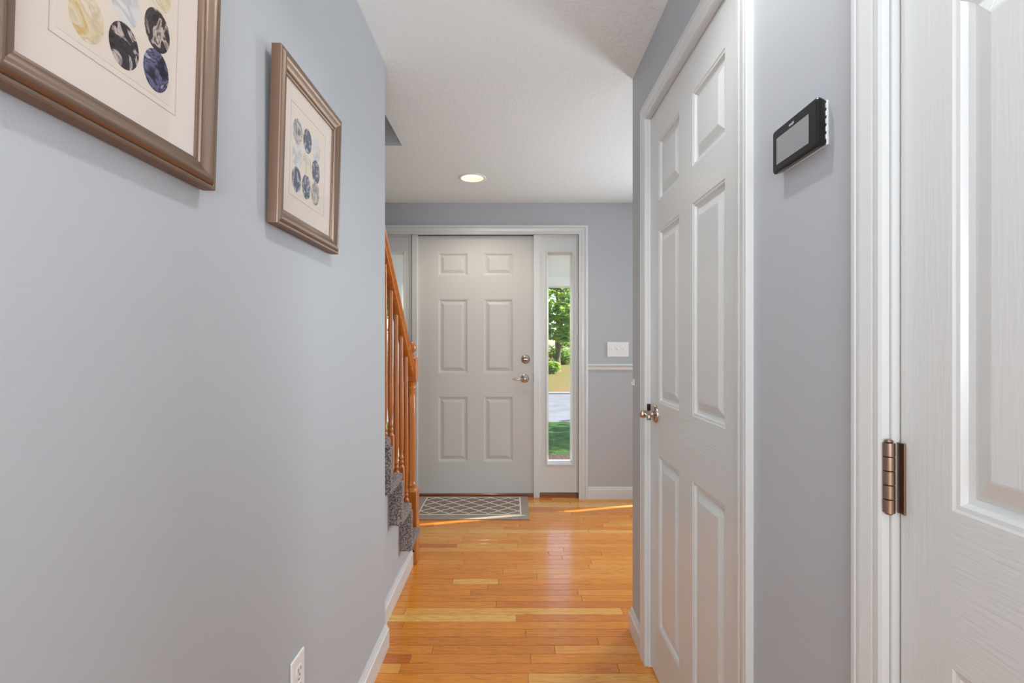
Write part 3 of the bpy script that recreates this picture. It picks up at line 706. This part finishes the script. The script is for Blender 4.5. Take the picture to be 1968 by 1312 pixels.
# ================================================================= SMALL WALL THINGS
# thermostat on the right wall; local x -> -Y, y -> into wall
TW, TH = .139, .080
th = empty('thermostat', (XR, .941, 1.522), R(-90)); tag(th, 'black touchscreen thermostat on the right wall between the doors', 'thermostat')
bm = NB(); box(bm, .010, TW-.004, -.004, 0, .004, TH-.004, bev=.001); obj('wall_plate', bm, M_plastic, th)
bm = NB()
def rr(x0, x1, z0, z1, r_, y, n=5, bow=0):
    out = []
    for cx_, cz_, a0 in ((x1-r_, z0+r_, -90), (x1-r_, z1-r_, 0), (x0+r_, z1-r_, 90), (x0+r_, z0+r_, 180)):
        for i in range(n+1):
            a = R(a0+90*i/n); out.append((cx_+r_*math.cos(a), y, cz_+r_*math.sin(a)))
    return out
loops = [rr(.006, TW-.004, .004, TH-.004, .004, -.0042), rr(.002, TW-.002, .002, TH-.002, .006, -.008), rr(0, TW, 0, TH, .006, -.0155), rr(0, TW, 0, TH, .006, -.0185), rr(.002, TW-.002, .002, TH-.002, .005, -.0205)]
V = [[bm.verts.new(p) for p in lp] for lp in loops]
for a, c in zip(V, V[1:]):
    for i in range(len(a)): bm.faces.new((a[i], a[(i+1) % len(a)], c[(i+1) % len(a)], c[i]))
bm.faces.new(V[0][::-1]); bm.faces.new(V[-1]); obj('housing', bm, M_black, th, smooth=True)
bm = NB(); vs = [bm.verts.new(p) for p in rr(.004, TW-.004, .004, TH-.004, .004, -.0209)]; vb = [bm.verts.new((v.co.x, -.0204, v.co.z)) for v in vs]
bm.faces.new(vs)
for i in range(len(vs)): bm.faces.new((vs[i], vs[(i+1) % len(vs)], vb[(i+1) % len(vs)], vb[i]))
obj('bezel', bm, M_bezel, th)
obj('screen', bx(.015, TW-.024, -.0213, -.0207, .014, .062), M_screen, th)
for k in range(5):
    bm = NB(); box(bm, TW-.0045, TW-.0015, -.0065, -.0035, .012+k*.0125, .020+k*.0125, bev=.0005); obj('vent_rib', bm, M_plastic, th)
cu = bpy.data.curves.new('lettering', 'FONT'); cu.body = 'sen|si'; cu.size = .0072; cu.extrude = .0001; cu.align_x = 'CENTER'
tmp = bpy.data.objects.new('lettering_curve', cu); cu.materials.append(M_plastic); me_ = bpy.data.meshes.new_from_object(tmp); bpy.data.objects.remove(tmp)
lt = bpy.data.objects.new('lettering', me_); COL.objects.link(lt); lt.parent = th; lt.location = (.064, -.0211, .0665); lt.rotation_euler = (R(90), 0, 0); lt['label'] = 'white lowercase lettering on the bezel'

# outlet on the left wall
ou = empty('wall_outlet', (XL, 1.1785, .4205), R(90)); tag(ou, 'white duplex outlet low on the left wall', 'outlet')
bm = NB(); box(bm, -.034, .034, -.0065, 0, -.0575, .0575, bev=.0025, seg=2); obj('cover_plate', bm, M_plastic, ou)
def recept(z):
    bm = NB(); pts = []
    for i in range(28):
        a = 2*PI*i/28; pts.append((.0172*math.cos(a), max(-.0135, min(.0135, .0172*math.sin(a)))))
    vs = [bm.verts.new((x, -.0082, z+zz)) for x, zz in pts]; vb = [bm.verts.new((x, -.006, z+zz)) for x, zz in pts]
    bm.faces.new(vs)
    for i in range(28): bm.faces.new((vs[i], vs[(i+1) % 28], vb[(i+1) % 28], vb[i]))
    f = obj('receptacle', bm, M_plastic, ou)
    for x, h in ((-.0063, .0042), (.0063, .0034)): obj('slot', bx(x-.0011, x+.0011, -.0086, -.008, z+.004-h, z+.004+h), M_plastic_d, f)
    bm = NB(); lathe(bm, [(.0024, .008), (.0024, .0086)], 12, Matrix.Translation((0, 0, z-.0075))@rot_y_out()); obj('ground_hole', bm, M_plastic_d, f)
recept(.0195); recept(-.0195)
bm = NB(); lathe(bm, [(.003, .006), (.003, .0072), (.0015, .0078)], 12, rot_y_out()); obj('screw', bm, M_nickel, ou)

# triple switch on the front wall
x0, _, z1 = px(1167, 657, FY-.004); x1, _, z0 = px(1208, 685.5, FY-.004)
sw = empty('light_switch', ((x0+x1)/2, FY, (z0+z1)/2)); tag(sw, 'white three toggle switch plate above the chair rail', 'light switch')
hw_, hh = (x1-x0)/2, (z1-z0)/2
bm = NB(); box(bm, -hw_, hw_, -.0065, 0, -hh, hh, bev=.002, seg=2); obj('cover_plate', bm, M_plastic, sw)
for x in (-.046, 0, .046):
    t_ = obj('toggle', (lambda bm: (box(bm, -.0045, .0045, -.018, -.005, -.004, .006, bev=.0012), bm)[1])(NB()), M_plastic, sw); t_.location = (x, 0, 0); t_.rotation_euler = (R(-22), 0, 0)
    obj('toggle_collar', bx(x-.0065, x+.0065, -.0078, -.006, -.0125, .0125, bev=.0008), M_plastic, sw)
    for z in (-.030, .030):
        bm = NB(); lathe(bm, [(.0028, .006), (.0028, .0072), (.0014, .0078)], 10, Matrix.Translation((x, 0, z))@rot_y_out()); obj('screw', bm, M_plastic, sw)

# small white catch on the right corner of the wall
cz0 = CH-(734-664)*2.11/F
ct = empty('wall_catch', (XR, 2.100, cz0)); tag(ct, 'tiny white catch on the corner edge of the right wall', 'wall catch')
bm = NB(); box(bm, -.0035, 0, -.010, .010, -.013, .013, bev=.001); obj('base_plate', bm, M_plastic, ct)
bm = NB(); tube(bm, [(-.003, 0, -.010), (-.007, 0, -.008), (-.009, 0, -.002), (-.006, 0, .004)], .0025, 8); obj('hook', bm, M_plastic, ct, smooth=True)

# recessed ceiling light
cl = empty('ceiling_light', (LX, LY, CZ)); tag(cl, 'round recessed ceiling light glowing in the foyer ceiling', 'ceiling light')
bm = NB(); lathe(bm, [(.0925, .0005), (.0925, -.002), (.088, -.0045), (.078, -.0045), (.074, -.001), (.074, .003)], 40, cap=False); obj('trim_ring', bm, M_ring, cl, smooth=True)
bm = NB(); lathe(bm, [(.0745, -.001), (.070, .03), (.066, .06), (.062, .10), (.062, .13)], 40, cap=False); bmesh.ops.reverse_faces(bm, faces=bm.faces); obj('baffle', bm, M_can, cl, smooth=True)
bm = NB(); lathe(bm, [(.003, .028), (.026, .031), (.040, .040), (.045, .052), (.040, .075), (.026, .100), (.018, .128)], 32); obj('bulb', bm, M_bulb, cl, smooth=True)
l = downlight((LX, LY, CZ-.012), 13.5, .045, (1, .86, .68), 150)

# ================================================================= OUTSIDE
def ground(name, pts, m, label, cat, z=None):
    bm = NB(); vs = [bm.verts.new(p) for p in pts]; vb = [bm.verts.new((p[0], p[1], p[2]-.25)) for p in pts]
    bm.faces.new(vs)
    for i in range(len(vs)): bm.faces.new((vs[i], vs[(i+1) % len(vs)], vb[(i+1) % len(vs)], vb[i]))
    return tag(obj(name, bm, m), label, cat, kind='structure')
ground('porch_floor', [(-2.2, 4.1, -.1), (1.35, 4.1, -.1), (1.35, 5.75, -.1), (-2.2, 5.75, -.1)], M_curb, 'pale concrete floor of the front porch', 'porch floor')
ground('mulch_bed', [(-6, 5.75, -.3), (6, 5.75, -.3), (6, 6.95, -.3), (-6, 6.95, -.3)], M_mulch, 'strip of dark mulch below the porch', 'mulch bed')
ground('front_lawn', [(-30, 6.95, -.3), (30, 6.95, -.3), (30, 9.9, -.3), (-30, 9.9, -.3)], M_lawn, 'shaded green front lawn outside the sidelight', 'lawn')
ground('house_ground', [(-30, 4.1, -.31), (-6, 4.1, -.31), (-6, 6.95, -.31), (-30, 6.95, -.31)], M_lawn, 'lawn to the left of the porch', 'lawn')
ground('side_ground', [(6, 4.1, -.31), (30, 4.1, -.31), (30, 6.95, -.31), (6, 6.95, -.31)], M_lawn, 'lawn to the right of the porch', 'lawn')
ground('street', [(-60, 9.9, -.32), (60, 9.9, -.32), (60, 15.9, -.32), (-60, 15.9, -.32)], M_road, 'pale grey street in full sun', 'street')
ground('curb', [(-60, 15.75, -.27), (60, 15.75, -.27), (60, 15.95, -.27), (-60, 15.95, -.27)], M_curb, 'low kerb along the far side of the street', 'kerb')
bm = NB(); NXg, NYg = 40, 16; gr = []
for j in range(NYg+1):
    Y = 15.9+j*34/NYg; row = []
    for i in range(NXg+1):
        X = -40+i*2.0; z = -.3+.45*min(1, (Y-15.9)/8)+.5*max(0, (Y-24)/26)+.05*noise.noise(Vector((X*.4, Y*.4, 0)))
        row.append(bm.verts.new((X, Y, z if j else -.3)))
    gr.append(row)
for j in range(NYg):
    for i in range(NXg): bm.faces.new((gr[j][i], gr[j][i+1], gr[j+1][i+1], gr[j+1][i]))
tag(obj('far_lawn', bm, M_far, smooth=True), 'sunny yellow green grass bank across the street', 'lawn', kind='structure')
# porch roof: beam in front, ceiling, post
pr_ = empty('porch_roof', (0, 5.8, 0)); tag(pr_, 'white porch roof beam seen at the top of the sidelight', 'porch')
obj('beam', bx(-2.2, 1.35, -.02, .12, 1.985, 2.34), M_ext_white, pr_)
obj('beam_trim', bx(-2.2, 1.35, -.05, .14, 1.886, 1.99), M_ext_white, pr_)
obj('porch_ceiling', bx(-2.2, 1.35, -1.7, .12, 2.34, 2.40), M_ext_white, pr_)
obj('porch_deck', bx(-2.3, 1.5, -1.7, .3, 2.40, 2.52), M_ext_white, pr_)
pp = empty('porch_post', (-1.30, 5.65, -.1)); tag(pp, 'square white porch post beyond the left sidelight', 'post')
bm = NB(); box(bm, -.07, .07, -.07, .07, 0, 1.986, bev=.006); obj('shaft', bm, M_ext_white, pp)
bm = NB(); box(bm, -.09, .09, -.09, .09, 0, .16, bev=.008); obj('plinth', bm, M_ext_white, pp)
# little white marker in the bed
mk = empty('garden_stone', (px(1061, 878, 6.1)[0], 6.1, -.3)); tag(mk, 'small white stone in the mulch at the foot of the sidelight view', 'stone')
bm = NB(); bmesh.ops.create_icosphere(bm, subdivisions=2, radius=.06)
for v in bm.verts: v.co *= 1+.25*noise.noise(v.co*14); v.co.z += .05
obj('stone', bm, M_ext_white, mk)

def leaf_cloud(blobs, n, size, rs):
    bm = NB()
    for i in range(n):
        cx_, cy_, cz_, rx_, ry_, rz_ = rs.choice(blobs)
        while True:
            p = Vector((rs.uniform(-1, 1), rs.uniform(-1, 1), rs.uniform(-1, 1)))
            if .35 < p.length < 1: break
        c = Vector((cx_+p.x*rx_, cy_+p.y*ry_, cz_+p.z*rz_))
        s = size*rs.uniform(.6, 1.2)
        q_ = Matrix.Rotation(rs.uniform(0, 2*PI), 3, 'Z')@Matrix.Rotation(rs.uniform(-.9, .9), 3, 'X')
        pts = [(0, -.5, 0), (.16, -.22, .03), (.5, -.1, .0), (.22, .1, .04), (.26, .36, .0), (0, .55, -.05), (-.26, .36, 0), (-.22, .1, .04), (-.5, -.1, 0), (-.16, -.22, .03)]
        vs = [bm.verts.new(c+q_@Vector((x*s, y*s, z*s))) for x, y, z in pts]
        bm.faces.new(vs[:6]); bm.faces.new([vs[0]]+vs[5:])
    return bm
def tree(name, x, y, z, h, tr_, blobs, n, size, ml, label, seed, lean=0):
    r = empty(name, (x, y, z)); tag(r, label, 'tree'); rs = random.Random(seed)
    bm = NB(); pts = [(0, 0, -.1), (lean*.2, 0, h*.25), (lean*.5, .03, h*.5), (lean, 0, h*.8)]
    tube(bm, pts, [tr_*1.25, tr_, tr_*.85, tr_*.45], 12)
    for b_ in blobs[:5]:
        tube(bm, [(lean*.4, 0, h*.45), (b_[0]*.5, b_[1]*.5, (h*.45+b_[2])*.5+.1), (b_[0]*.9, b_[1]*.9, b_[2])], [tr_*.4, tr_*.25, tr_*.1], 7)
    obj('trunk', bm, M_bark, r, smooth=True)
    f = obj('foliage', leaf_cloud(blobs, n, size, rs), ml, r); f['kind'] = 'stuff'
    return r
rs = random.Random(3)
def crown(rs, n, R0, zc, rz_):
    return [(rs.uniform(-R0, R0), rs.uniform(-R0, R0), zc+rs.uniform(-rz_, rz_), rs.uniform(.5, 1.0), rs.uniform(.5, 1.0), rs.uniform(.4, .8)) for _ in range(n)]
tree('maple_tree', 2.0, 22.5, .12, 4.6, .16, [(-.2, -.6, 2.1, 1.4, .6, .5), (.5, -.9, 2.5, 1.2, .6, .6), (-.9, -.4, 2.7, 1.0, .8, .6), (0, 0, 3.6, 1.8, 1.2, .9), (1.3, .1, 3.2, .9, .8, .7), (-1.5, .2, 4.0, 1.2, 1, .8), (.2, -.9, 1.5, .5, .3, .25), (-.7, -.8, 1.6, .5, .3, .3)], 2200, .30, M_leaf, 'maple tree with bright green leaves across the street', 5, .30)
tree('oak_tree', 2.9, 31, .3, 7, .2, crown(rs, 26, 2.4, 3.6, 3.2), 3600, .40, M_leaf2, 'dark leafy tree standing behind the maple trunk', 6)
tree('oak_tree', -8.6, 33, .5, 8, .2, crown(rs, 16, 2.4, 4.6, 3.2), 5000, .42, M_leaf2, 'far tree glimpsed behind the green tree between the balusters', 8)
tree('roadside_tree', -5.4, 21, .1, 5, .16, crown(rs, 14, 1.3, 3.0, 1.8), 4000, .30, M_leaf, 'green tree seen between the stair balusters', 9)
tree('shade_tree', 5.3, 9.7, -.3, 5.0, .18, crown(rs, 12, 1.3, 4.2, .8), 800, .26, M_leaf, 'front yard tree right of view shading the lawn', 12)
def shrub(x, y, z, r_, label, seed):
    r = empty('shrub', (x, y, z)); tag(r, label, 'shrub', 'shrubs below the far trees'); rs = random.Random(seed)
    bm = NB()
    for k in range(6): tube(bm, [(0, 0, -.05), (rs.uniform(-r_, r_)*.5, rs.uniform(-r_, r_)*.5, r_*.6), (rs.uniform(-r_, r_)*.8, rs.uniform(-r_, r_)*.8, r_*1.1)], [.02, .015, .006], 6)
    obj('stem', bm, M_bark, r)
    f = obj('foliage', leaf_cloud([(0, 0, r_*.7, r_, r_, r_*.7)], 700, .16, rs), M_leaf2 if seed % 2 else M_leaf, r); f['kind'] = 'stuff'
shrub(1.72, 21.6, .05, .35, 'low bright green shrub at the left foot of the maple', 4)
shrub(2.75, 26.8, .2, .6, 'broad shrub behind the maple trunk on the right', 3)
shrub(1.35, 27.6, .2, .5, 'broad shrub behind the maple trunk on the left', 5)
shrub(-4.6, 18.0, -.1, .8, 'shrub across the street seen between the balusters', 7)
